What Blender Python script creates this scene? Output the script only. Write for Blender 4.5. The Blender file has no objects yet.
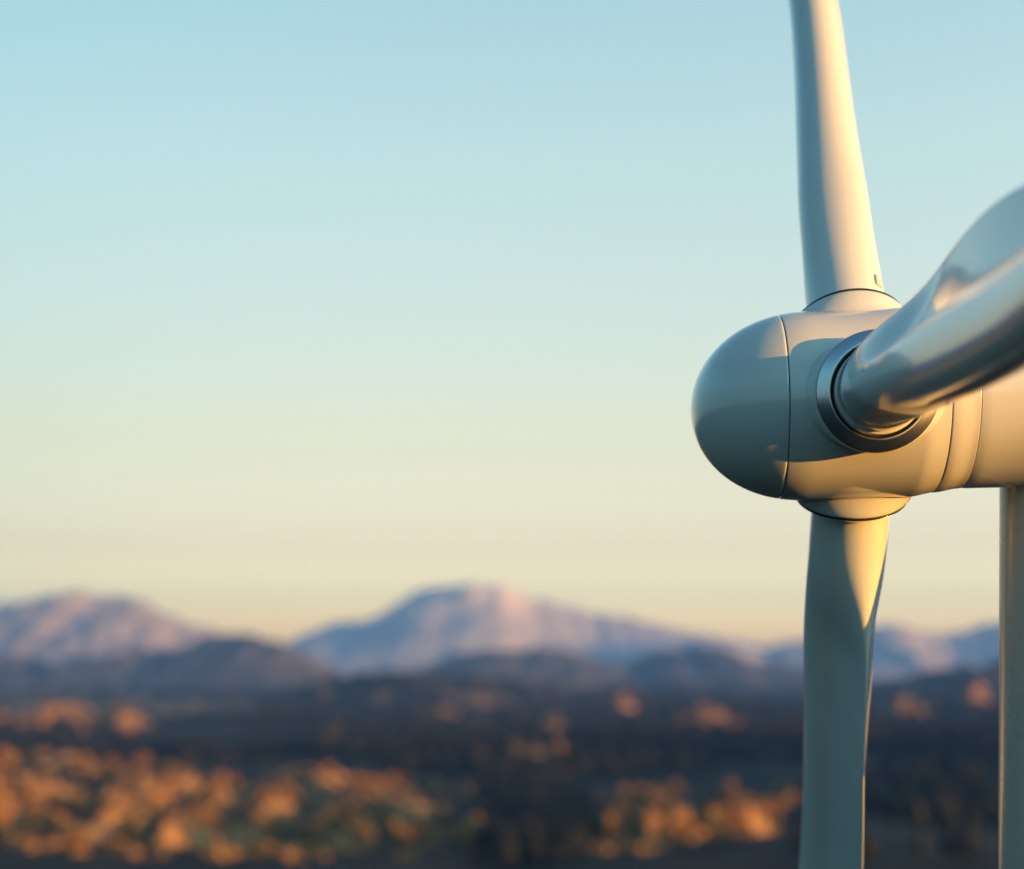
import bpy, bmesh, math, random
import numpy as np
from mathutils import Vector, Matrix

R = math.radians
S = bpy.context.scene
COL = S.collection
random.seed(7)

# ------------------------------------------------------------------ camera
CAM_Z = 75.85            # the camera hovers a little below hub height
FPX = 1422.0             # 50 mm lens on a 36 mm sensor, 1024 px wide
HORIZON = 665.0
cam_d = bpy.data.cameras.new('camera')
cam = bpy.data.objects.new('camera', cam_d)
COL.objects.link(cam)
cam.location = (0, 0, CAM_Z)
cam.rotation_euler = (R(90), 0, 0)
cam_d.lens = 50.0
cam_d.sensor_width = 36.0
cam_d.shift_y = (HORIZON - 434.5) / 1024.0
cam_d.clip_start = 0.1
cam_d.clip_end = 120000
cam_d.dof.use_dof = True
cam_d.dof.focus_distance = 21.9
cam_d.dof.aperture_fstop = 0.155
S.camera = cam

# ------------------------------------------------------------------ sky, sun, exposure
SUN_EL, SUN_TOWARD = 3.3, 29.0
world = bpy.data.worlds.new('World')
S.world = world
world.use_nodes = True
wn, wl = world.node_tree.nodes, world.node_tree.links
wn.clear()
w_out = wn.new('ShaderNodeOutputWorld')
w_bg = wn.new('ShaderNodeBackground')
w_sky = wn.new('ShaderNodeTexSky')
w_sky.sky_type = 'NISHITA'
w_sky.sun_disc = False
w_sky.sun_elevation = R(SUN_EL)
w_sky.sun_rotation = R(90 + SUN_TOWARD)
w_sky.altitude = 400
w_sky.air_density = 1.0
w_sky.dust_density = 1.0
w_sky.ozone_density = 1.0
w_bg.inputs['Strength'].default_value = 0.05
# sky tinted by height, made darker and bluer behind the camera to shape shade
w_tc = wn.new('ShaderNodeTexCoord')
w_sep = wn.new('ShaderNodeSeparateXYZ')
wl.new(w_tc.outputs['Generated'], w_sep.inputs[0])
w_ramp = wn.new('ShaderNodeValToRGB')
TINT = [(0.0, (3.35, 3.2, 3.5)), (0.03, (3.3, 3.2, 3.55)), (0.081, (2.22, 1.84, 1.90)), (0.149, (2.28, 1.84, 1.57)), (0.249, (2.42, 2.16, 1.90)),
        (0.34, (2.5, 2.44, 2.13)), (0.421, (2.38, 2.55, 2.29)), (0.62, (1.2, 1.6, 1.7)), (1.0, (0.7, 1.1, 1.25))]
els = w_ramp.color_ramp.elements
while len(els) < len(TINT): els.new(0.5)
for k, (p, c) in enumerate(TINT):
    els[k].position = p; els[k].color = (c[0] / 4, c[1] / 4, c[2] / 4, 1)
wl.new(w_sep.outputs[2], w_ramp.inputs[0])
w_dot = wn.new('ShaderNodeVectorMath'); w_dot.operation = 'DOT_PRODUCT'
w_dot.inputs[1].default_value = (-0.35, -0.937, 0.0)
wl.new(w_tc.outputs['Generated'], w_dot.inputs[0])
w_side = wn.new('ShaderNodeMapRange'); w_side.interpolation_type = 'SMOOTHSTEP'
w_side.inputs['From Min'].default_value = -0.95; w_side.inputs['From Max'].default_value = -0.15
w_side.inputs['To Min'].default_value = 0.0; w_side.inputs['To Max'].default_value = 1.0
w_mix = wn.new('ShaderNodeMix'); w_mix.data_type = 'RGBA'
w_mix.inputs[6].default_value = (2.6, 2.6, 2.6, 1)
w_dark = wn.new('ShaderNodeValToRGB')
DARK = [(0.0, (0.40, 0.95, 1.1)), (0.2, (0.64, 1.35, 1.6)), (0.5, (1.3, 2.2, 2.6)), (1.0, (1.7, 2.2, 2.6))]
els = w_dark.color_ramp.elements
while len(els) < len(DARK): els.new(0.5)
for k, (p, c) in enumerate(DARK):
    els[k].position = p; els[k].color = (c[0] * 1.2, c[1] * 1.2, c[2] * 1.2, 1)
wl.new(w_sep.outputs[2], w_dark.inputs[0]); wl.new(w_dark.outputs[0], w_mix.inputs[7])
wl.new(w_dot.outputs['Value'], w_side.inputs[0])
w_m1 = wn.new('ShaderNodeVectorMath'); w_m1.operation = 'MULTIPLY'
w_m2 = wn.new('ShaderNodeVectorMath'); w_m2.operation = 'MULTIPLY'
wl.new(w_sky.outputs[0], w_m1.inputs[0]); wl.new(w_ramp.outputs[0], w_m1.inputs[1])
wl.new(w_m1.outputs[0], w_m2.inputs[0]); wl.new(w_side.outputs[0], w_mix.inputs[0]); wl.new(w_mix.outputs[2], w_m2.inputs[1])
w_lr = wn.new('ShaderNodeMapRange'); w_lr.inputs['From Min'].default_value = -1; w_lr.inputs['To Min'].default_value = 0.50; w_lr.inputs['To Max'].default_value = 1.50
wl.new(w_sep.outputs[0], w_lr.inputs[0])
w_m3 = wn.new('ShaderNodeVectorMath'); w_m3.operation = 'SCALE'
wl.new(w_m2.outputs[0], w_m3.inputs[0]); wl.new(w_lr.outputs[0], w_m3.inputs['Scale'])
wl.new(w_m3.outputs[0], w_bg.inputs['Color'])
wl.new(w_bg.outputs[0], w_out.inputs['Surface'])

sun_d = bpy.data.lights.new('sun', 'SUN')
sun = bpy.data.objects.new('sun', sun_d)
COL.objects.link(sun)
sun_d.energy = 2.9
sun_d.angle = R(0.6)
sun_d.color = (1.0, 0.46, 0.085)
sdir = Vector((math.cos(R(SUN_TOWARD)) * math.cos(R(SUN_EL)), -math.sin(R(SUN_TOWARD)) * math.cos(R(SUN_EL)), math.sin(R(SUN_EL))))
sun.rotation_euler = sdir.to_track_quat('Z', 'Y').to_euler()
sun.location = sdir * 60 + Vector((0, 0, 90))

S.view_settings.view_transform = 'Standard'
S.view_settings.look = 'None'
S.view_settings.gamma = 1.0
S.view_settings.use_curve_mapping = False
S.view_settings.exposure = 3.08
S.cycles.use_denoising = True
S.cycles.max_bounces = 8
S.cycles.volume_bounces = 1
S.cycles.sample_clamp_indirect = 6.0

# ------------------------------------------------------------------ helpers
def tag(o, label=None, cat=None, group=None, kind=None):
    if label: o['label'] = label
    if cat: o['category'] = cat
    if group: o['group'] = group
    if kind: o['kind'] = kind
    return o

def empty(name, loc):
    o = bpy.data.objects.new(name, None)
    o.empty_display_size = 0.5
    COL.objects.link(o)
    o.location = loc
    return o

def mesh_from(name, verts, faces, smooth=True):
    me = bpy.data.meshes.new(name)
    v = np.asarray(verts, dtype=np.float32).reshape(-1, 3)
    f = np.asarray(faces, dtype=np.int32)
    n, k = f.shape
    me.vertices.add(len(v)); me.vertices.foreach_set('co', v.ravel())
    me.loops.add(n * k); me.loops.foreach_set('vertex_index', f.ravel())
    me.polygons.add(n)
    me.polygons.foreach_set('loop_start', np.arange(0, n * k, k, dtype=np.int32))
    me.polygons.foreach_set('loop_total', np.full(n, k, dtype=np.int32))
    me.polygons.foreach_set('use_smooth', np.full(n, smooth, dtype=bool))
    me.update(calc_edges=True)
    me.validate()
    return me

def fix_normals(me):
    bm = bmesh.new(); bm.from_mesh(me)
    bmesh.ops.remove_doubles(bm, verts=bm.verts, dist=1e-6)
    bmesh.ops.recalc_face_normals(bm, faces=bm.faces)
    bm.to_mesh(me); bm.free()
    return me

def add_obj(name, me, mat, parent=None, loc=None, mtx=None):
    o = bpy.data.objects.new(name, me)
    COL.objects.link(o)
    if mat is not None and not me.materials: me.materials.append(mat)
    if parent is not None: o.parent = parent
    if loc is not None: o.location = loc
    if mtx is not None: o.matrix_basis = mtx
    return o

def grid_faces(nu, nv, wrap_v=False):
    i = np.arange(nu - 1)[:, None]
    j = np.arange(nv if wrap_v else nv - 1)[None, :]
    j2 = (j + 1) % nv
    a = i * nv + j; b = (i + 1) * nv + j; c = (i + 1) * nv + j2; d = i * nv + j2
    return np.stack(np.broadcast_arrays(a, b, c, d), -1).reshape(-1, 4)

def revolve(profile, axis, n=160):
    """profile: (position along axis, radius); axis 'x','y' or 'z'."""
    p = np.asarray(profile, float)
    th = np.linspace(0, 2 * np.pi, n, endpoint=False)
    u = np.repeat(p[:, :1], n, 1); r = p[:, 1:2]
    c, s = r * np.cos(th), r * np.sin(th)
    order = {'x': (u, c, s), 'y': (s, u, c), 'z': (c, s, u)}[axis]
    return np.stack(order, -1).reshape(-1, 3), grid_faces(len(p), n, True)

def sstep(x, a, b):
    t = np.clip((np.asarray(x, float) - a) / (b - a), 0, 1)
    return t * t * (3 - 2 * t)

def hash2(ix, iy, seed):
    h = (ix.astype(np.int64) * 374761393 + iy.astype(np.int64) * 668265263 + seed * 2147483647) & 0xffffffff
    h = ((h ^ (h >> 13)) * 1274126177) & 0xffffffff
    h = (h ^ (h >> 16)) & 0xffffffff
    return h / 4294967295.0

def vnoise(x, y, seed=0):
    ix, iy = np.floor(x), np.floor(y)
    fx, fy = x - ix, y - iy
    fx = fx * fx * fx * (fx * (fx * 6 - 15) + 10); fy = fy * fy * fy * (fy * (fy * 6 - 15) + 10)
    a, b = hash2(ix, iy, seed), hash2(ix + 1, iy, seed)
    c, d = hash2(ix, iy + 1, seed), hash2(ix + 1, iy + 1, seed)
    return (a + (b - a) * fx) * (1 - fy) + (c + (d - c) * fx) * fy

def fbm(x, y, octv=5, seed=0, ridged=False):
    x = np.asarray(x, float); y = np.asarray(y, float)
    tot, amp, norm = np.zeros(np.broadcast(x, y).shape), 1.0, 0.0
    ca, sa = math.cos(0.6), math.sin(0.6)
    for k in range(octv):
        n = vnoise(x, y, seed + k * 17)
        if ridged: n = 1 - np.abs(2 * n - 1)
        tot += n * amp; norm += amp; amp *= 0.5
        x, y = 2.03 * (ca * x - sa * y) + 5.1, 2.03 * (sa * x + ca * y) + 1.7
    return tot / norm

def at(px, py, Y):
    """world point seen at a pixel of the photograph at depth Y"""
    return ((px - 512) / FPX * Y, Y, CAM_Z + (HORIZON - py) / FPX * Y)

# ------------------------------------------------------------------ materials
def mat_new(name):
    m = bpy.data.materials.new(name); m.use_nodes = True
    nt = m.node_tree
    return m, nt.nodes, nt.links, nt.nodes['Principled BSDF']

def paint(name, col, rough=0.2, coat=0.0):
    m, n, l, b = mat_new(name)
    tc = n.new('ShaderNodeTexCoord')
    no = n.new('ShaderNodeTexNoise'); no.inputs['Scale'].default_value = 1.3; no.inputs['Detail'].default_value = 6
    l.new(tc.outputs['Object'], no.inputs['Vector'])
    mr = n.new('ShaderNodeMapRange'); mr.inputs['From Min'].default_value = 0.3; mr.inputs['From Max'].default_value = 0.7
    mr.inputs['To Min'].default_value = rough * 0.85; mr.inputs['To Max'].default_value = rough * 1.2
    l.new(no.outputs[0], mr.inputs[0]); l.new(mr.outputs[0], b.inputs['Roughness'])
    cr = n.new('ShaderNodeValToRGB')
    cr.color_ramp.elements[0].position = 0.3; cr.color_ramp.elements[1].position = 0.75
    cr.color_ramp.elements[0].color = (*[c * 0.96 for c in col], 1); cr.color_ramp.elements[1].color = (*col, 1)
    l.new(no.outputs[0], cr.inputs[0]); l.new(cr.outputs[0], b.inputs['Base Color'])
    b.inputs['IOR'].default_value = 1.6
    b.inputs['Coat Weight'].default_value = coat
    b.inputs['Coat Roughness'].default_value = 0.05
    return m

def plain(name, col, rough=0.5, metal=0.0):
    m, n, l, b = mat_new(name)
    b.inputs['Base Color'].default_value = (*col, 1)
    b.inputs['Roughness'].default_value = rough
    b.inputs['Metallic'].default_value = metal
    return m

def brushed(name):
    m, n, l, b = mat_new(name)
    tc = n.new('ShaderNodeTexCoord')
    mp = n.new('ShaderNodeMapping'); mp.inputs['Scale'].default_value = (1, 30, 1)
    no = n.new('ShaderNodeTexNoise'); no.inputs['Scale'].default_value = 4; no.inputs['Detail'].default_value = 4
    l.new(tc.outputs['Object'], mp.inputs[0]); l.new(mp.outputs[0], no.inputs['Vector'])
    mr = n.new('ShaderNodeMapRange'); mr.inputs['To Min'].default_value = 0.2; mr.inputs['To Max'].default_value = 0.27
    l.new(no.outputs[0], mr.inputs[0]); l.new(mr.outputs[0], b.inputs['Roughness'])
    b.inputs['Base Color'].default_value = (0.78, 0.80, 0.84, 1)
    b.inputs['Metallic'].default_value = 1.0
    return m

def noise_mix(name, cols, scale, rough=0.9, detail=8, coord='Object', pos=(0.35, 0.65), bump=0.0):
    m, n, l, b = mat_new(name)
    tc = n.new('ShaderNodeTexCoord')
    no = n.new('ShaderNodeTexNoise'); no.inputs['Scale'].default_value = scale; no.inputs['Detail'].default_value = detail
    no.inputs['Roughness'].default_value = 0.62
    l.new(tc.outputs[coord], no.inputs['Vector'])
    cr = n.new('ShaderNodeValToRGB'); e = cr.color_ramp.elements
    while len(e) < len(cols): e.new(0.5)
    for k, c in enumerate(cols):
        e[k].position = pos[0] + (pos[1] - pos[0]) * k / (len(cols) - 1)
        e[k].color = (*c, 1)
    l.new(no.outputs[0], cr.inputs[0]); l.new(cr.outputs[0], b.inputs['Base Color'])
    b.inputs['Roughness'].default_value = rough
    b.inputs['Specular IOR Level'].default_value = 0.15
    if bump:
        bp = n.new('ShaderNodeBump'); bp.inputs['Distance'].default_value = bump; bp.inputs['Strength'].default_value = 0.8
        l.new(no.outputs[0], bp.inputs['Height']); l.new(bp.outputs[0], b.inputs['Normal'])
    return m

M_PAINT = paint('turbine_paint', (0.66, 0.66, 0.65), 0.15, 1.0)
M_BLADE = paint('blade_gelcoat', (0.70, 0.70, 0.69), 0.16, 0.8)
M_TOWER = paint('tower_paint', (0.36, 0.37, 0.355), 0.28, 0.2)
M_METAL = brushed('brushed_steel')
M_DARK = plain('rubber_seal', (0.012, 0.013, 0.015), 0.55)
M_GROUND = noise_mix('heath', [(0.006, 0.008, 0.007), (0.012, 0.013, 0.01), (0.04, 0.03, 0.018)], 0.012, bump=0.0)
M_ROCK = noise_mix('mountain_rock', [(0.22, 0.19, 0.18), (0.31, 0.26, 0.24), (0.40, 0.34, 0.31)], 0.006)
M_HAZED = noise_mix('hazed_mountain_rock', [(0.42, 0.36, 0.33), (0.50, 0.43, 0.39), (0.58, 0.50, 0.45)], 0.006)  # haze over the far peaks put into their lighter rock colour
M_HILL = noise_mix('wooded_hill_lit_patches', [(0.05, 0.05, 0.045), (0.085, 0.075, 0.06), (0.32, 0.22, 0.16)], 0.009, pos=(0.38, 0.7))  # tan patches imitate sunlit rock, painted into the hill colour
M_RIDGE = noise_mix('scrub_ridge_lit_patches', [(0.012, 0.014, 0.011), (0.035, 0.03, 0.02), (0.24, 0.13, 0.07)], 0.012, pos=(0.42, 0.70))  # brightest tan stands in for sunlit patches along the ridges
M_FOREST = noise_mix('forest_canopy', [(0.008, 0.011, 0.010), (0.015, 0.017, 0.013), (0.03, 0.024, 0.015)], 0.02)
M_BARK = noise_mix('bark', [(0.05, 0.035, 0.025), (0.12, 0.09, 0.06)], 2.0)
M_LEAVES = [noise_mix('autumn_leaves', [(0.32, 0.17, 0.055), (0.54, 0.29, 0.09)], 0.6),
            noise_mix('russet_leaves', [(0.30, 0.14, 0.05), (0.48, 0.24, 0.08)], 0.6),
            noise_mix('golden_leaves', [(0.26, 0.16, 0.05), (0.42, 0.27, 0.09)], 0.6),
            noise_mix('olive_leaves', [(0.06, 0.06, 0.025), (0.13, 0.11, 0.04)], 0.6)]

# ------------------------------------------------------------------ air
def build_haze():
    x0, x1, y0, y1, z0, z1 = -16000, 16000, -7000, 14600, -60, 790
    v = [(x, y, z) for z in (z0, z1) for y in (y0, y1) for x in (x0, x1)]
    f = [(0, 2, 3, 1), (4, 5, 7, 6), (0, 1, 5, 4), (2, 6, 7, 3), (0, 4, 6, 2), (1, 3, 7, 5)]
    me = mesh_from('haze', v, f, False)
    m = bpy.data.materials.new('haze_air'); m.use_nodes = True
    n, l = m.node_tree.nodes, m.node_tree.links
    n.clear()
    out = n.new('ShaderNodeOutputMaterial'); pv = n.new('ShaderNodeVolumePrincipled')
    pv.inputs['Color'].default_value = (0.13, 0.33, 1.0, 1)
    pv.inputs['Density'].default_value = 0.00008
    l.new(pv.outputs[0], out.inputs['Volume'])
    o = add_obj('haze', me, m)
    tag(o, kind='stuff')
    return o
build_haze()

# ------------------------------------------------------------------ ground and mountains
def ground_h(x, y):
    d = np.hypot(x, y)
    roll = (fbm(x / 420.0, y / 420.0, 4, 3) - 0.5) * 34 * sstep(d, 150, 900)
    return roll - 3 * sstep(d, 100, 600)

def build_ground():
    nr, na = 400, 640
    r = np.concatenate([[0.0], np.geomspace(15, 40000, nr - 1)])
    th = np.linspace(0, 2 * np.pi, na, endpoint=False)
    X = r[:, None] * np.cos(th); Y = r[:, None] * np.sin(th)
    Z = ground_h(X, Y) * (1 - sstep(np.hypot(X, Y), 9000, 14000))
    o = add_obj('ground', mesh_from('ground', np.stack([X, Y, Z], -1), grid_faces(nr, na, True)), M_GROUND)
    tag(o, kind='structure')
build_ground()

def mountain(name, ridge, Y, depth, rough, mat, seed, scale, nx=420, ny=150, top=0.12):
    """ridge: (px, py) of the crest as the photograph shows it; real depth in y, foot below the ground."""
    pts = np.array([at(px, py, Y) for px, py in ridge])
    x0, x1 = pts[0, 0], pts[-1, 0]
    xs = np.linspace(x0, x1, nx)
    crest = np.interp(xs, pts[:, 0], pts[:, 2])
    crest = crest + (fbm(xs / (scale * 0.22), xs * 0 + 7.7, 4, seed + 9, True) - 0.6) * rough * 0.42
    k = np.hanning(5); k /= k.sum()
    crest = np.convolve(np.pad(crest, 2, mode='edge'), k, 'valid')
    v = np.linspace(-1, 1, ny)
    X = np.repeat(xs[:, None], ny, 1)
    ywob = (fbm(xs / (depth * 0.5), xs * 0 + 3.3, 3, seed + 5) - 0.5) * depth * 0.45
    Yg = Y + v[None, :] * depth * 0.5 + ywob[:, None] * (1 - np.abs(v))[None, :]
    fall = (1 - np.abs(v) ** 1.25)[None, :]
    n = fbm(X / scale, Yg / scale, 6, seed, True) - 0.62
    base = -40.0
    Z = base + (crest[:, None] - base) * fall + n * rough * (0.42 + 0.58 * np.sqrt(np.abs(v)))[None, :] * sstep(fall, 0.0, 0.35)
    edge = np.minimum(sstep(xs, x0, x0 + (x1 - x0) * 0.04), 1 - sstep(xs, x1 - (x1 - x0) * 0.04, x1))
    Z = base + (Z - base) * edge[:, None]
    me = mesh_from(name, np.stack([X, Yg, Z], -1), grid_faces(nx, ny)[:, ::-1])
    o = add_obj(name, me, mat)
    tag(o, kind='structure')
    return o

mountain('mountain', [(-260, 640), (-120, 610), (-40, 606), (20, 603), (45, 596), (70, 589), (100, 597), (140, 598), (165, 613), (195, 623), (225, 640), (300, 668)], 9800, 3400, 170, M_ROCK, 12, 620)
mountain('mountain', [(240, 668), (300, 636), (335, 622), (370, 620), (395, 606), (418, 592), (435, 586), (470, 585), (508, 587), (535, 598), (575, 606), (610, 617), (650, 626), (690, 633), (760, 648), (860, 668)], 12500, 5000, 95, M_HAZED, 29, 800, top=0.2)
mountain('mountain', [(620, 668), (700, 640), (760, 648), (830, 640), (890, 625), (920, 632), (960, 634), (1000, 626), (1060, 620), (1150, 612), (1300, 640), (1400, 668)], 10500, 3200, 170, M_HAZED, 38, 600)
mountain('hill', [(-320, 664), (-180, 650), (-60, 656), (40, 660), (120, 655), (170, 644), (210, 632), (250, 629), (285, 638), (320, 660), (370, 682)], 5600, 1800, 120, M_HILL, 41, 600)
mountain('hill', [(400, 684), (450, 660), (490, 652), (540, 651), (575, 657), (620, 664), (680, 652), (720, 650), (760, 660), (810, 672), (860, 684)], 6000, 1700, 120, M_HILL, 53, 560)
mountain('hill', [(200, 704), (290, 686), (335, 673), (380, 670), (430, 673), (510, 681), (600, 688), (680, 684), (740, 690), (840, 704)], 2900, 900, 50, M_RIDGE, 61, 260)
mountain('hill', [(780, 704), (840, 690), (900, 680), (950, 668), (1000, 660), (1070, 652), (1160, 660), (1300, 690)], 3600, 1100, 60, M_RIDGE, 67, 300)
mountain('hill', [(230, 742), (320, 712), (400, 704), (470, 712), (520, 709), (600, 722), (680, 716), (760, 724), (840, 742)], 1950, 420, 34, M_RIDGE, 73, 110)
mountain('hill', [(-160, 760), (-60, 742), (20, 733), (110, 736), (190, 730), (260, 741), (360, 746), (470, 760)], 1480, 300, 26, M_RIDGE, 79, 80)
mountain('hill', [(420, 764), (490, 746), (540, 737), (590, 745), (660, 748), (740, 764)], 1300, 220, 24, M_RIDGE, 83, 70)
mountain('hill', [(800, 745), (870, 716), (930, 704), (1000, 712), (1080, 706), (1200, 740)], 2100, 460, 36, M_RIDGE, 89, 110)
mountain('hill', [(-260, 700), (-120, 690), (0, 694), (80, 692), (150, 696), (230, 704), (300, 712)], 2500, 700, 34, M_HILL, 71, 240)

# unseen ridge added at right to shade the valley; its gap lights the groves
def shading_ridge():
    nu, nv = 260, 60
    u = np.linspace(0, 1, nu); v = np.linspace(-1, 1, nv)
    cx = 850 + 1300 * u; cy = -2600 + 5400 * u
    h = 147 + 90 * (fbm(cy / 260.0, cy * 0 + 2.2, 4, 91) - 0.5)
    h = h - 66 * sstep(cy, 180, 700)
    h = h - 112 * np.exp(-((cy - 20) / 275.0) ** 2) - 20 * np.exp(-((cy + 650) / 250.0) ** 2)
    nx_, ny_ = 5400 / 5554.0, -1300 / 5554.0
    X = cx[:, None] + nx_ * v * 420; Y = cy[:, None] + ny_ * v * 420
    Z = -30 + (h[:, None] + 30) * (1 - np.abs(v) ** 1.5) * np.minimum(1, np.minimum(u, 1 - u) * 12)[:, None]
    Z = Z + (fbm(X / 90, Y / 90, 4, 95) - 0.5) * 26 * sstep(np.abs(v), 0.05, 0.4)
    tag(add_obj('hill', mesh_from('hill', np.stack([X, Y, Z], -1), grid_faces(nu, nv)), M_HILL), kind='structure')
shading_ridge()

# ------------------------------------------------------------------ wind turbine
HUB_Y = 22.7
HUB = Vector((5.53, HUB_Y, CAM_Z + 4.15))
YAW, TILT, PHASE = R(3.5), R(-1.4), R(-2.9)
a_h = Vector((-math.cos(YAW), math.sin(YAW), 0))
b_h = Vector((-math.sin(YAW), -math.cos(YAW), 0))
a_ax = (a_h * math.cos(TILT) + Vector((0, 0, math.sin(TILT)))).normalized()
u_ax = (Vector((0, 0, math.cos(TILT))) - a_h * math.sin(TILT)).normalized()
TOWER_N = -2.955
tower_top = HUB + a_ax * TOWER_N - b_h * 0.45
BASE = Vector((tower_top.x, tower_top.y, 0.0))
turbine = empty('wind_turbine', BASE)
tag(turbine, 'glossy white three bladed wind turbine with rounded spinner close to the camera', 'wind turbine')

def frame(theta):
    """local x = rotor axis to the nose, y = blade direction, z = tangential"""
    b = b_h * math.cos(theta) + u_ax * math.sin(theta)
    t = -b_h * math.sin(theta) + u_ax * math.cos(theta)
    m = Matrix.Identity(4)
    for i, c in enumerate((a_ax, b, t)):
        for r_ in range(3): m[r_][i] = c[r_]
    for r_ in range(3): m[r_][3] = (HUB - BASE)[r_]
    return m
M_HUB = frame(PHASE)
THETAS = [0, 2 * math.pi / 3, 4 * math.pi / 3]

HUB_R, COLLAR_D, COLLAR_R = 1.485, 1.57, 0.90
NOSE_X, SEAM1, SEAM2, SEAM3, TIP = 0.85, 1.275, -1.14, -1.58, 2.665

def hub_radius(x):
    x = np.asarray(x, float)
    s = np.clip((x - NOSE_X) / (TIP - NOSE_X), 0, 1)
    front = HUB_R * (1 - s ** 2.1) ** 0.5
    back = HUB_R - 0.07 * sstep(-x, 0.75, 1.25)
    return np.where(x > NOSE_X, front, back)

def lip(x0, x1, n, r=0.012):
    """sample positions with tight rounding at both ends"""
    e = r * (1 - np.cos(np.linspace(0, np.pi / 2, 6)))
    return np.concatenate([x0 + e, np.linspace(x0 + r, x1 - r, n)[1:-1], (x1 - e)[::-1]]), r

def revolved_shell(name, x0, x1, n, radius, mat, parent_m, mod=None, nth=200, r=0.012):
    xs, r = lip(x0, x1, n, r)
    d = np.minimum(xs - x0, x1 - xs)
    drop = np.where(d < r, r - np.sqrt(np.maximum(r * r - (r - d) ** 2, 0)), 0.0)
    th = np.linspace(0, 2 * np.pi, nth, endpoint=False)
    rr = np.repeat(radius(xs)[:, None], nth, 1)
    if mod is not None: rr = mod(xs, th, rr)
    rr = rr - drop[:, None]
    # turned-in edges so the gap shows thickness
    xs = np.concatenate([[x0], xs, [x1]]); rr = np.concatenate([rr[:1] - 0.05, rr, rr[-1:] - 0.05])
    v = np.stack([np.repeat(xs[:, None], nth, 1), rr * np.cos(th), rr * np.sin(th)], -1)
    me = fix_normals(mesh_from(name, v, grid_faces(len(xs), nth, True)))
    return me

def collar_mod(xs, th, rr):
    X = xs[:, None]
    out = rr.copy()
    for t0 in THETAS:
        dt = (th - t0 + np.pi) % (2 * np.pi) - np.pi
        ok = np.abs(dt) < 1.15
        dtc = np.clip(dt, -1.15, 1.15)[None, :]
        plane = COLLAR_D / np.cos(dtc)
        q = np.sqrt(X ** 2 + (COLLAR_D * np.tan(dtc)) ** 2)
        w = 1 - sstep(q, COLLAR_R, COLLAR_R + 0.16)
        # flared foot: follow the collar wall down to the body
        cand = out * (1 - w) + plane * w
        cand = np.maximum(cand, np.where(q > COLLAR_R, out, 0))
        out = np.where(ok[None, :], cand, out)
    return out

hub_me = revolved_shell('hub', SEAM2 + 0.008, SEAM1 - 0.007, 240, hub_radius, M_PAINT, M_HUB, collar_mod, nth=720)
hub = add_obj('hub', hub_me, M_PAINT, turbine, mtx=M_HUB)

# nose cone: dense near the tip
sx = SEAM1 + 0.007 + (TIP - SEAM1 - 0.007) * np.sin(np.linspace(0, np.pi / 2, 70))
rad = hub_radius(sx)
prof = [(SEAM1 + 0.007, rad[0] - 0.06), (SEAM1 + 0.007, rad[0] - 0.012), (SEAM1 + 0.010, rad[0] - 0.004)]
prof += [(x, max(r_, 1e-4)) for x, r_ in zip(sx[1:], rad[1:])]
v, f = revolve(prof, 'x', 200)
nose = add_obj('nose_cone', fix_normals(mesh_from('nose_cone', v, f)), M_PAINT, turbine, mtx=M_HUB)
# dark seal seen down in the joints
v, f = revolve([(SEAM1 - 0.2, 1.30), (SEAM1 - 0.15, 1.41), (SEAM1 + 0.12, 1.375), (SEAM1 + 0.2, 1.2)], 'x', 120)
add_obj('joint_seal', fix_normals(mesh_from('joint_seal', v, f)), M_DARK, nose)

band_r = lambda x: 1.425 - 0.05 * sstep(-np.asarray(x), 1.2, 1.55)
band = add_obj('rotor_collar', revolved_shell('rotor_collar', SEAM3 + 0.006, SEAM2 - 0.010, 24, band_r, M_PAINT, M_HUB, nth=200), M_PAINT, turbine, mtx=M_HUB)
v, f = revolve([(SEAM2 + 0.2, 1.2), (SEAM2 + 0.15, 1.355), (SEAM3 - 0.12, 1.31), (SEAM3 - 0.2, 1.1)], 'x', 120)
add_obj('joint_seal', fix_normals(mesh_from('joint_seal', v, f)), M_DARK, band)

# nacelle: rounded section, slightly flattened belly, closing dome at the back
def nacelle_mesh():
    ne, nth = 90, 160
    x0, x1 = SEAM3 - 0.006, -9.2
    s = np.linspace(0, 1, ne)
    xs = x0 + (x1 - x0) * s
    rr = 1.375 + 0.03 * sstep(s, 0.0, 0.3)
    rr = rr * np.sqrt(np.clip(1 - np.clip((s - 0.72) / 0.28, 0, 1) ** 2.4, 0, 1))
    rr[0] -= 0.012
    th = np.linspace(0, 2 * np.pi, nth, endpoint=False)
    p = 2.0 + 0.7 * sstep(s, 0.05, 0.4)[:, None]
    cy, cz = np.cos(th)[None, :], np.sin(th)[None, :]
    k = (np.abs(cy) ** p + np.abs(cz) ** p) ** (-1 / p)
    Y = rr[:, None] * k * cy; Z = rr[:, None] * k * cz
    X = np.repeat(xs[:, None], nth, 1)
    return fix_normals(mesh_from('nacelle', np.stack([X, Y, Z], -1), grid_faces(ne, nth, True)))
M_NAC = frame(0.0)
nac = add_obj('nacelle', nacelle_mesh(), M_PAINT, turbine, mtx=M_NAC)

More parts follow.
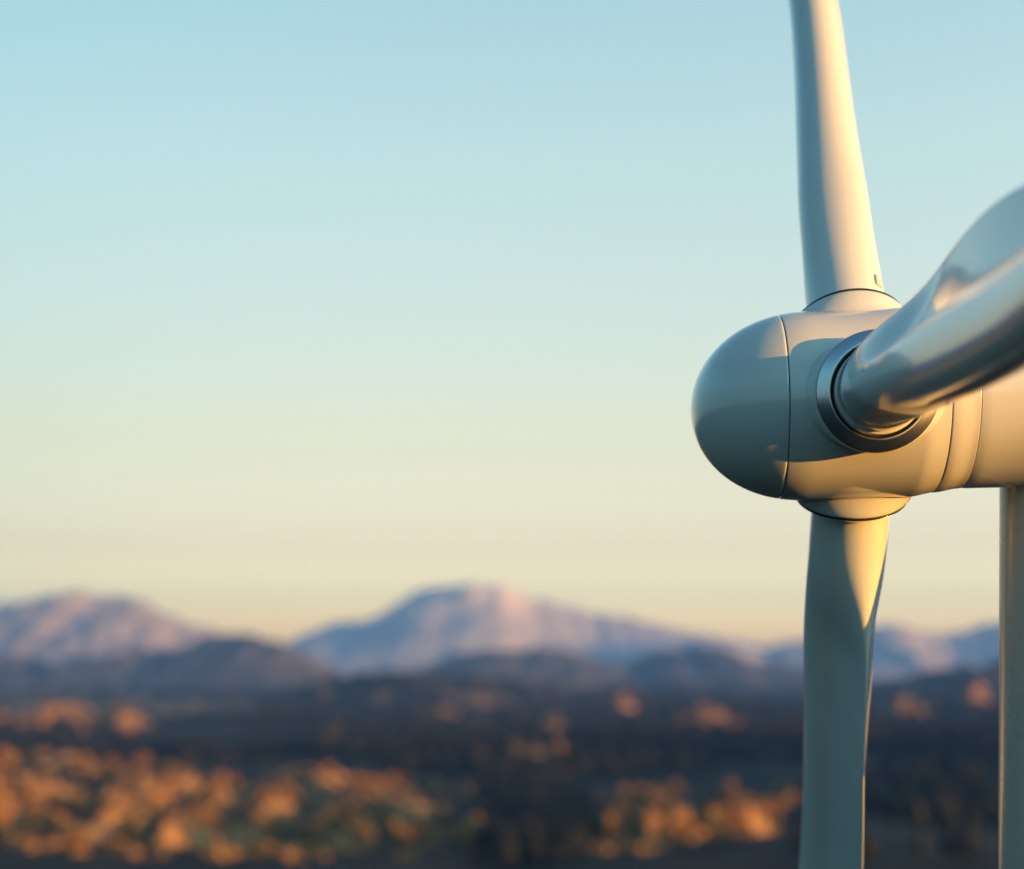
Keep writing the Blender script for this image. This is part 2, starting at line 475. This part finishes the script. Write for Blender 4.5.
# tower with a bearing collar under the nacelle and welded section rings
TH = tower_top.z - 1.22
prof = [(0.0, 0.85)] + [(z, 0.85 + (0.60 - 0.85) * (z / TH)) for z in np.linspace(0.5, TH, 50)] + [(TH + 0.25, 0.60)]
v, f = revolve(prof, 'z', 128)
tower = add_obj('tower', fix_normals(mesh_from('tower', v, f)), M_TOWER, turbine)
v, f = revolve([(TH - 0.05, 0.595), (TH - 0.05, 0.64), (TH + 0.03, 0.66), (TH + 0.25, 0.66)], 'z', 128)
add_obj('yaw_bearing', fix_normals(mesh_from('yaw_bearing', v, f)), M_DARK, tower)
v, f = revolve([(-0.4, 2.6), (0.35, 2.6), (0.42, 2.5), (0.42, 0.82)], 'z', 96)
add_obj('foundation', fix_normals(mesh_from('foundation', v, f)), plain('concrete', (0.35, 0.34, 0.32), 0.85), tower)

# blade
BLADE_L, ROOT_R = 31.0, 0.63
def blade_mesh():
    ts = np.concatenate([np.linspace(1.62, 12, 150), np.linspace(12, BLADE_L, 90)[1:]])
    nph = 112
    ph = np.linspace(0, 2 * np.pi, nph, endpoint=False)
    xc = (1 + np.cos(ph)) / 2
    shape = 2 * 5 * (0.2969 * np.sqrt(xc) - 0.126 * xc - 0.3516 * xc ** 2 + 0.2843 * xc ** 3 - 0.1015 * xc ** 4) 
    shape /= shape.max()
    rows = []
    fine = np.linspace(0.0, BLADE_L + 2, 1400); kern = np.exp(-0.5 * (np.arange(-75, 76) * (fine[1] - fine[0]) / 0.55) ** 2); kern /= kern.sum()
    cache = {}
    def sm(t, xs, ys):
        key = (tuple(xs), tuple(ys))
        if key not in cache:
            cache[key] = np.convolve(np.pad(np.interp(fine, xs, ys), 75, mode='edge'), kern, 'valid')
        return float(np.interp(t, fine, cache[key]))
    for t in ts:
        w = float(sstep(t, 2.0, 5.2)); w2 = float(sstep(t, 2.2, 4.6))
        te = sm(t, [1.6, 1.8, 2.4, 2.8, 3.8, 5, 6, 6.9, 8, 9.5, 12, 18, 25, 30, 31], [0.63, 0.64, 0.76, 0.88, 1.14, 1.33, 1.43, 1.45, 1.34, 1.20, 1.0, 0.78, 0.55, 0.3, 0.08])
        le = sm(t, [1.4, 1.7, 2.3, 3, 4.5, 7, 9, 14, 31], [0.64, 0.62, 0.58, 0.59, 0.67, 0.75, 0.75, 0.5, 0.06])
        chord = te + le
        th = sm(t, [1.6, 2.5, 4, 5.5, 7, 9, 11, 16, 31], [1.28, 1.30, 1.22, 1.10, 1.0, 0.92, 0.84, 0.5, 0.04])
        beta = R(sm(t, [1.6, 2.6, 4.0, 5.5, 6.5, 8, 9.5, 16, 31], [-13, -13, -12, -11, -11, -15, -21, -14, -6]))
        bend = sm(t, [1.6, 3.5, 6, 9, 31], [0, 0, -0.05, -0.17, 0.4])
        u_c, v_c = np.where(np.cos(ph) > 0, te, le) * np.cos(ph), th / 2 * np.sin(ph)
        u_a = -le + chord * xc
        sd = np.sign(np.sin(ph))
        # straight taper from the thick nose to the thin trailing edge, a little hollow further out
        k_t = float(sstep(t, 1.9, 4.2))
        lin = np.clip((1 - xc) / 0.72, 0, 1) ** (1.1 + 1.7 * float(sstep(t, 1.6, 5.2)))
        m_in = sstep(xc, 0.24, 0.5) * k_t
        prof_in = shape * (1 - m_in) + lin * m_in
        prof_out = shape * (1 - 0.35 * k_t * sstep(xc, 0.5, 0.95))
        plate = 0.013 * sstep(xc, 0.4, 0.7) * np.sqrt(np.clip(1 - xc ** 60, 0, 1))
        v_a = sd * (th / 2 * np.where(sd > 0, prof_in, prof_out) + plate)
        u = u_c * (1 - w) + u_a * w; v_ = v_c * (1 - w2) + v_a * w2
        # chord direction: tangential turned towards the nacelle
        x = u * math.sin(beta) + v_ * math.cos(beta) + bend
        z = u * math.cos(beta) - v_ * math.sin(beta)
        rows.append(np.stack([x, np.full(nph, t), z], -1))
    V = np.stack(rows).reshape(-1, 3)
    return fix_normals(mesh_from('blade', V, grid_faces(len(ts), nph, True)))
BL = blade_mesh()
BL.materials.append(M_BLADE)
v, f = revolve([(1.60, 0.74), (1.608, 0.900), (1.609, 0.903), (1.611, 0.905), (1.613, 0.904), (1.618, 0.898), (1.720, 0.748), (1.724, 0.735), (1.720, 0.722), (1.71, 0.716), (1.52, 0.715)], 'y', 160)
RING = fix_normals(mesh_from('pitch_bearing_ring', v, f)); RING.materials.append(M_METAL)
v, f = revolve([(1.50, 0.72), (1.60, 0.718), (1.605, 0.70), (1.605, 0.66), (1.50, 0.655)], 'y', 120)
SEAL = fix_normals(mesh_from('root_seal', v, f)); SEAL.materials.append(M_DARK)
v, f = revolve([(1.52, 0.662), (1.74, 0.662), (1.758, 0.657), (1.765, 0.647), (1.766, 0.60)], 'y', 160)
SLEEVE = fix_normals(mesh_from('root_sleeve', v, f)); SLEEVE.materials.append(M_BLADE)

def hatch_mesh():
    bm = bmesh.new()
    bmesh.ops.create_cube(bm, size=1.0)
    bmesh.ops.scale(bm, vec=(0.06, 0.22, 0.19), verts=bm.verts)
    bmesh.ops.bevel(bm, geom=bm.edges[:], offset=0.012, segments=2, affect='EDGES')
    me = bpy.data.meshes.new('root_hatch'); bm.to_mesh(me); bm.free()
    me.materials.append(plain('hatch_grey', (0.46, 0.50, 0.53), 0.3))
    return me
v, f = revolve([(1.54, 0.86), (1.54, 0.904), (1.580, 0.908), (1.606, 0.908), (1.608, 0.86)], 'y', 160)
GASKET = fix_normals(mesh_from('collar_gasket', v, f)); GASKET.materials.append(M_DARK)
HATCH = hatch_mesh()
for t0 in THETAS:
    b = add_obj('blade', BL, None, turbine, mtx=frame(PHASE + t0))
    add_obj('pitch_bearing_ring', RING, None, b)
    add_obj('root_seal', SEAL, None, b)
    add_obj('collar_gasket', GASKET, None, b)
    add_obj('root_sleeve', SLEEVE, None, b)
    h = add_obj('root_hatch', HATCH, None, b)
    ang = R(40)
    h.location = (-0.622 * math.cos(ang), 2.17, -0.622 * math.sin(ang))
    h.rotation_euler = (0, -ang, 0)

# ------------------------------------------------------------------ trees
def tube(pts, rads, n=7):
    rows = []
    for p, r_ in zip(pts, rads):
        a = np.linspace(0, 2 * np.pi, n, endpoint=False)
        rows.append(np.stack([p[0] + r_ * np.cos(a), p[1] + r_ * np.sin(a), np.full(n, p[2])], -1))
    return np.concatenate(rows), grid_faces(len(pts), n, True)

def join(parts):
    V, F, o = [], [], 0
    for v, f in parts:
        V.append(v); F.append(f + o); o += len(v)
    return np.concatenate(V), np.concatenate(F)

def make_tree_meshes(rng, mat, k):
    h = 1.0
    parts = [tube([(0, 0, -0.06), (0, 0, 0.1), (0.01, 0, 0.3), (0.0, 0.02, 0.55), (0.02, 0.0, 0.8)], [0.032, 0.024, 0.02, 0.013, 0.004])]
    clumps = []
    for j in range(9):
        a = rng.uniform(0, 2 * np.pi); z0 = rng.uniform(0.28, 0.6)
        L = rng.uniform(0.16, 0.32) * (1.1 - 0.6 * abs(z0 - 0.42) / 0.3)
        e = (L * math.cos(a), L * math.sin(a), z0 + rng.uniform(0.08, 0.2))
        parts.append(tube([(0, 0, z0), (e[0] * 0.5, e[1] * 0.5, z0 + (e[2] - z0) * 0.6), e], [0.012, 0.008, 0.003], 5))
        clumps.append((e, rng.uniform(0.12, 0.19)))
    for j in range(5):
        clumps.append(((rng.normal(0, 0.06), rng.normal(0, 0.06), rng.uniform(0.55, 0.9)), rng.uniform(0.11, 0.17)))
    tv, tf = join(parts)
    V, F = [], []
    for (c, r_) in clumps:
        for q in range(70):
            d = rng.normal(size=3); d /= np.linalg.norm(d)
            p = np.array(c) + d * r_ * rng.uniform(0.45, 1.05) * np.array([1, 1, 0.8])
            nrm = d + rng.normal(0, 0.5, 3); nrm /= np.linalg.norm(nrm)
            t1 = np.cross(nrm, rng.normal(size=3)); t1 /= np.linalg.norm(t1); t2 = np.cross(nrm, t1)
            s = rng.uniform(0.022, 0.042)
            i0 = len(V)
            V += [p + s * (t1 + 0.5 * t2), p + s * (-0.5 * t1 + t2), p + s * (-t1 - 0.5 * t2), p + s * (0.5 * t1 - t2)]
            F.append((i0, i0 + 1, i0 + 2, i0 + 3))
    tm = mesh_from('trunk', tv, tf); tm.materials.append(M_BARK)
    cm = mesh_from('crown', np.array(V), np.array(F), False); cm.materials.append(mat)
    return tm, cm

rng = np.random.default_rng(5)
TREES = [make_tree_meshes(rng, M_LEAVES[(0, 1, 0, 2, 1, 3, 0, 1)[k]], k) for k in range(8)]

def plant(px, py, Y, h, label, group, width=1.0):
    x = (px - 512) / FPX * Y
    z = float(ground_h(np.array([x]), np.array([Y]))[0])
    k = rng.integers(0, len(TREES))
    root = empty('tree', (x, Y, z - 0.1))
    root.rotation_euler = (0, 0, rng.uniform(0, 6.28))
    root.scale = (h * width, h * width, h)
    tag(root, label, 'tree', group)
    for name, me in zip(('trunk', 'crown'), TREES[k]):
        add_obj(name, me, None, root)

def grove(n, px0, px1, Y0, Y1, h0, h1, label, group, dens_seed):
    made = 0; tries = 0
    while made < n and tries < n * 40:
        tries += 1
        Y = rng.uniform(Y0, Y1); px = rng.uniform(px0, px1)
        x = (px - 512) / FPX * Y
        if fbm(np.array([x / 60.0]), np.array([Y / 60.0]), 3, dens_seed)[0] < rng.uniform(0.35, 0.6): continue
        plant(px, 0, Y, rng.uniform(h0, h1), label, group, rng.uniform(0.85, 1.25)); made += 1

grove(175, -20, 475, 590, 1000, 5, 16, 'bushy autumn tree glowing orange in the broad sunlit wood at lower left', 'sunlit trees of the lower left wood', 5)
grove(72, 590, 785, 600, 900, 6, 17, 'orange lit autumn tree in the compact grove left of the hanging blade', 'sunlit trees of the grove beside the lower blade', 9)
grove(12, 480, 570, 1050, 1200, 12, 16, 'tree in the small lit stand on the valley floor between the two groves', 'trees of the small stand between the groves', 14)
grove(18, -20, 130, 1500, 1900, 12, 18, 'pinkish far tree of the lit strip at the left edge', 'far lit trees at the left edge', 15)
grove(9, 660, 760, 1700, 2000, 14, 20, 'small distant lit tree beyond the dark valley left of the lower blade', 'far lit trees left of the lower blade', 18)
grove(8, 885, 985, 1800, 2200, 14, 20, 'small distant lit tree between the lower blade and the tower', 'far lit trees between blade and tower', 19)

# rocky scrub outcrops that catch the low sun
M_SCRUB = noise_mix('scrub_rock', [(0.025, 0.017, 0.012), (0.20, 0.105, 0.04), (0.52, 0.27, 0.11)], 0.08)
def outcrop(px, Y, rx, h, label, group, seed):
    x = (px - 512) / FPX * Y
    z = float(ground_h(np.array([x]), np.array([Y]))[0])
    nr, na = 26, 72
    rr = np.linspace(0, 1, nr)[:, None]; th = np.linspace(0, 2 * np.pi, na, endpoint=False)[None, :]
    out = 0.7 + 0.6 * vnoise(2 * np.cos(th) + 9, 2 * np.sin(th) + 9, seed)
    X = rr * np.cos(th) * rx * out; Y_ = rr * np.sin(th) * rx * 0.75 * out
    n = fbm(X / (rx * 0.32) + seed, Y_ / (rx * 0.32), 5, seed, True)
    Z = (1 - rr ** 1.6) * h * (0.35 + 1.05 * n) - 1.5
    Z = Z * np.where(rr >= 1, 1.0, 1.0)
    Z[-1] = -4.0
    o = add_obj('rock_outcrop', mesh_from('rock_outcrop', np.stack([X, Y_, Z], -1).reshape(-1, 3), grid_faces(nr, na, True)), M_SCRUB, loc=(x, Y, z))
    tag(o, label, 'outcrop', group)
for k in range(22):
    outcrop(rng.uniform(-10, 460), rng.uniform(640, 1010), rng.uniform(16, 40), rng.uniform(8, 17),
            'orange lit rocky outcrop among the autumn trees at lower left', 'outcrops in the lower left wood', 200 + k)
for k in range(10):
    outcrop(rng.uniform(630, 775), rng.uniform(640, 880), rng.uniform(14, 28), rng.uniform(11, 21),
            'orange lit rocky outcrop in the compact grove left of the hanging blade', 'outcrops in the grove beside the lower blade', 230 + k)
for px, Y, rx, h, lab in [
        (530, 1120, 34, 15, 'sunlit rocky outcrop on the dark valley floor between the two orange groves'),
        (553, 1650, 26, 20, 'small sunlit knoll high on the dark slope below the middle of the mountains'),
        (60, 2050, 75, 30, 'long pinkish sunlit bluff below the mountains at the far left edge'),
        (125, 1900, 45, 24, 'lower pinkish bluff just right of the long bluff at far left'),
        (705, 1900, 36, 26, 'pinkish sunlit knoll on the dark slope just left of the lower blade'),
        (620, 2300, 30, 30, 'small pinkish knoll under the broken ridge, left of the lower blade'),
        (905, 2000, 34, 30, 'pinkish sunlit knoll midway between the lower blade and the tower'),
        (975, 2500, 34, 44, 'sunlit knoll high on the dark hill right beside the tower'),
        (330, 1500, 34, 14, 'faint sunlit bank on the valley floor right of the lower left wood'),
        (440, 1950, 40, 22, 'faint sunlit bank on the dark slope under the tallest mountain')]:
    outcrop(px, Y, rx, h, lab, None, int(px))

# low scrub filling the gaps of both groves, too dense to count
def scrub():
    V, F = [], []
    made = 0
    while made < 850:
        left = rng.uniform() < 0.72
        px, Y = (rng.uniform(-20, 480), rng.uniform(590, 1040)) if left else (rng.uniform(590, 785), rng.uniform(600, 920))
        x = (px - 512) / FPX * Y
        if fbm(np.array([x / 45.0]), np.array([Y / 45.0]), 3, 31)[0] < rng.uniform(0.4, 0.62): continue
        made += 1
        z = float(ground_h(np.array([x]), np.array([Y]))[0]); r_ = rng.uniform(1.0, 3.2)
        n = 36
        d = rng.normal(size=(n, 3)); d /= np.linalg.norm(d, axis=1)[:, None]; d[:, 2] = np.abs(d[:, 2])
        p = np.array([x, Y, z]) + d * r_ * rng.uniform(0.5, 1.05, (n, 1)) * np.array([1.25, 1.25, 1.1])
        nr_ = d + rng.normal(0, 0.45, (n, 3)); nr_ /= np.linalg.norm(nr_, axis=1)[:, None]
        t1 = np.cross(nr_, rng.normal(size=(n, 3))); t1 /= np.linalg.norm(t1, axis=1)[:, None]; t2 = np.cross(nr_, t1)
        q = (r_ * rng.uniform(0.22, 0.4, (n, 1)))
        quad = np.stack([p + q * (t1 + 0.5 * t2), p + q * (-0.5 * t1 + t2), p + q * (-t1 - 0.5 * t2), p + q * (0.5 * t1 - t2)], 1).reshape(-1, 3)
        F.append(np.arange(4 * n).reshape(-1, 4) + 4 * n * (made - 1)); V.append(quad)
    o = add_obj('scrub', mesh_from('scrub', np.concatenate(V), np.concatenate(F), False), M_LEAVES[0])
    tag(o, kind='stuff')
scrub()

# distant woodland that reads as one dark mass
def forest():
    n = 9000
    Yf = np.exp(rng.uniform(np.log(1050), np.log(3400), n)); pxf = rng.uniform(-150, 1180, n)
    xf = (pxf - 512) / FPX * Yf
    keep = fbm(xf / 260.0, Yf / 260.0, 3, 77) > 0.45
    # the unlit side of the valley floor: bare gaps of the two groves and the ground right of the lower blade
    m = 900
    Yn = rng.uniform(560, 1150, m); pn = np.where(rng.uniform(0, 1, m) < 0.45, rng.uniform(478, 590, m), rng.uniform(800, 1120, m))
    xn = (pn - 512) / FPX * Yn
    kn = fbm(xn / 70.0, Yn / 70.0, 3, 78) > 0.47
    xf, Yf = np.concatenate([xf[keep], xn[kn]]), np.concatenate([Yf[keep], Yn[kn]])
    zf = ground_h(xf, Yf)
    nn = len(xf)
    hh = rng.uniform(8, 15, nn); ww = hh * rng.uniform(0.25, 0.42, nn)
    lat, seg = np.array([0.1, 0.3, 0.55, 0.8, 1.0]), 7
    rad = np.array([0.6, 1.0, 0.85, 0.45, 0.03])
    a = np.linspace(0, 2 * np.pi, seg, endpoint=False)
    jit = rng.uniform(0.65, 1.3, (nn, len(lat), seg))
    rx = ww[:, None, None] * rad[None, :, None] * jit
    X = xf[:, None, None] + rx * np.cos(a); Y = Yf[:, None, None] + rx * np.sin(a)
    Z = np.broadcast_to((zf[:, None] + hh[:, None] * lat[None, :])[:, :, None], X.shape)
    V = np.stack([X, Y, Z], -1).reshape(-1, 3)
    f0 = grid_faces(len(lat), seg, True)
    F = (f0[None] + (np.arange(nn) * len(lat) * seg)[:, None, None]).reshape(-1, 4)
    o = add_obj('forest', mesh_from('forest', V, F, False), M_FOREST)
    tag(o, kind='stuff')
forest()
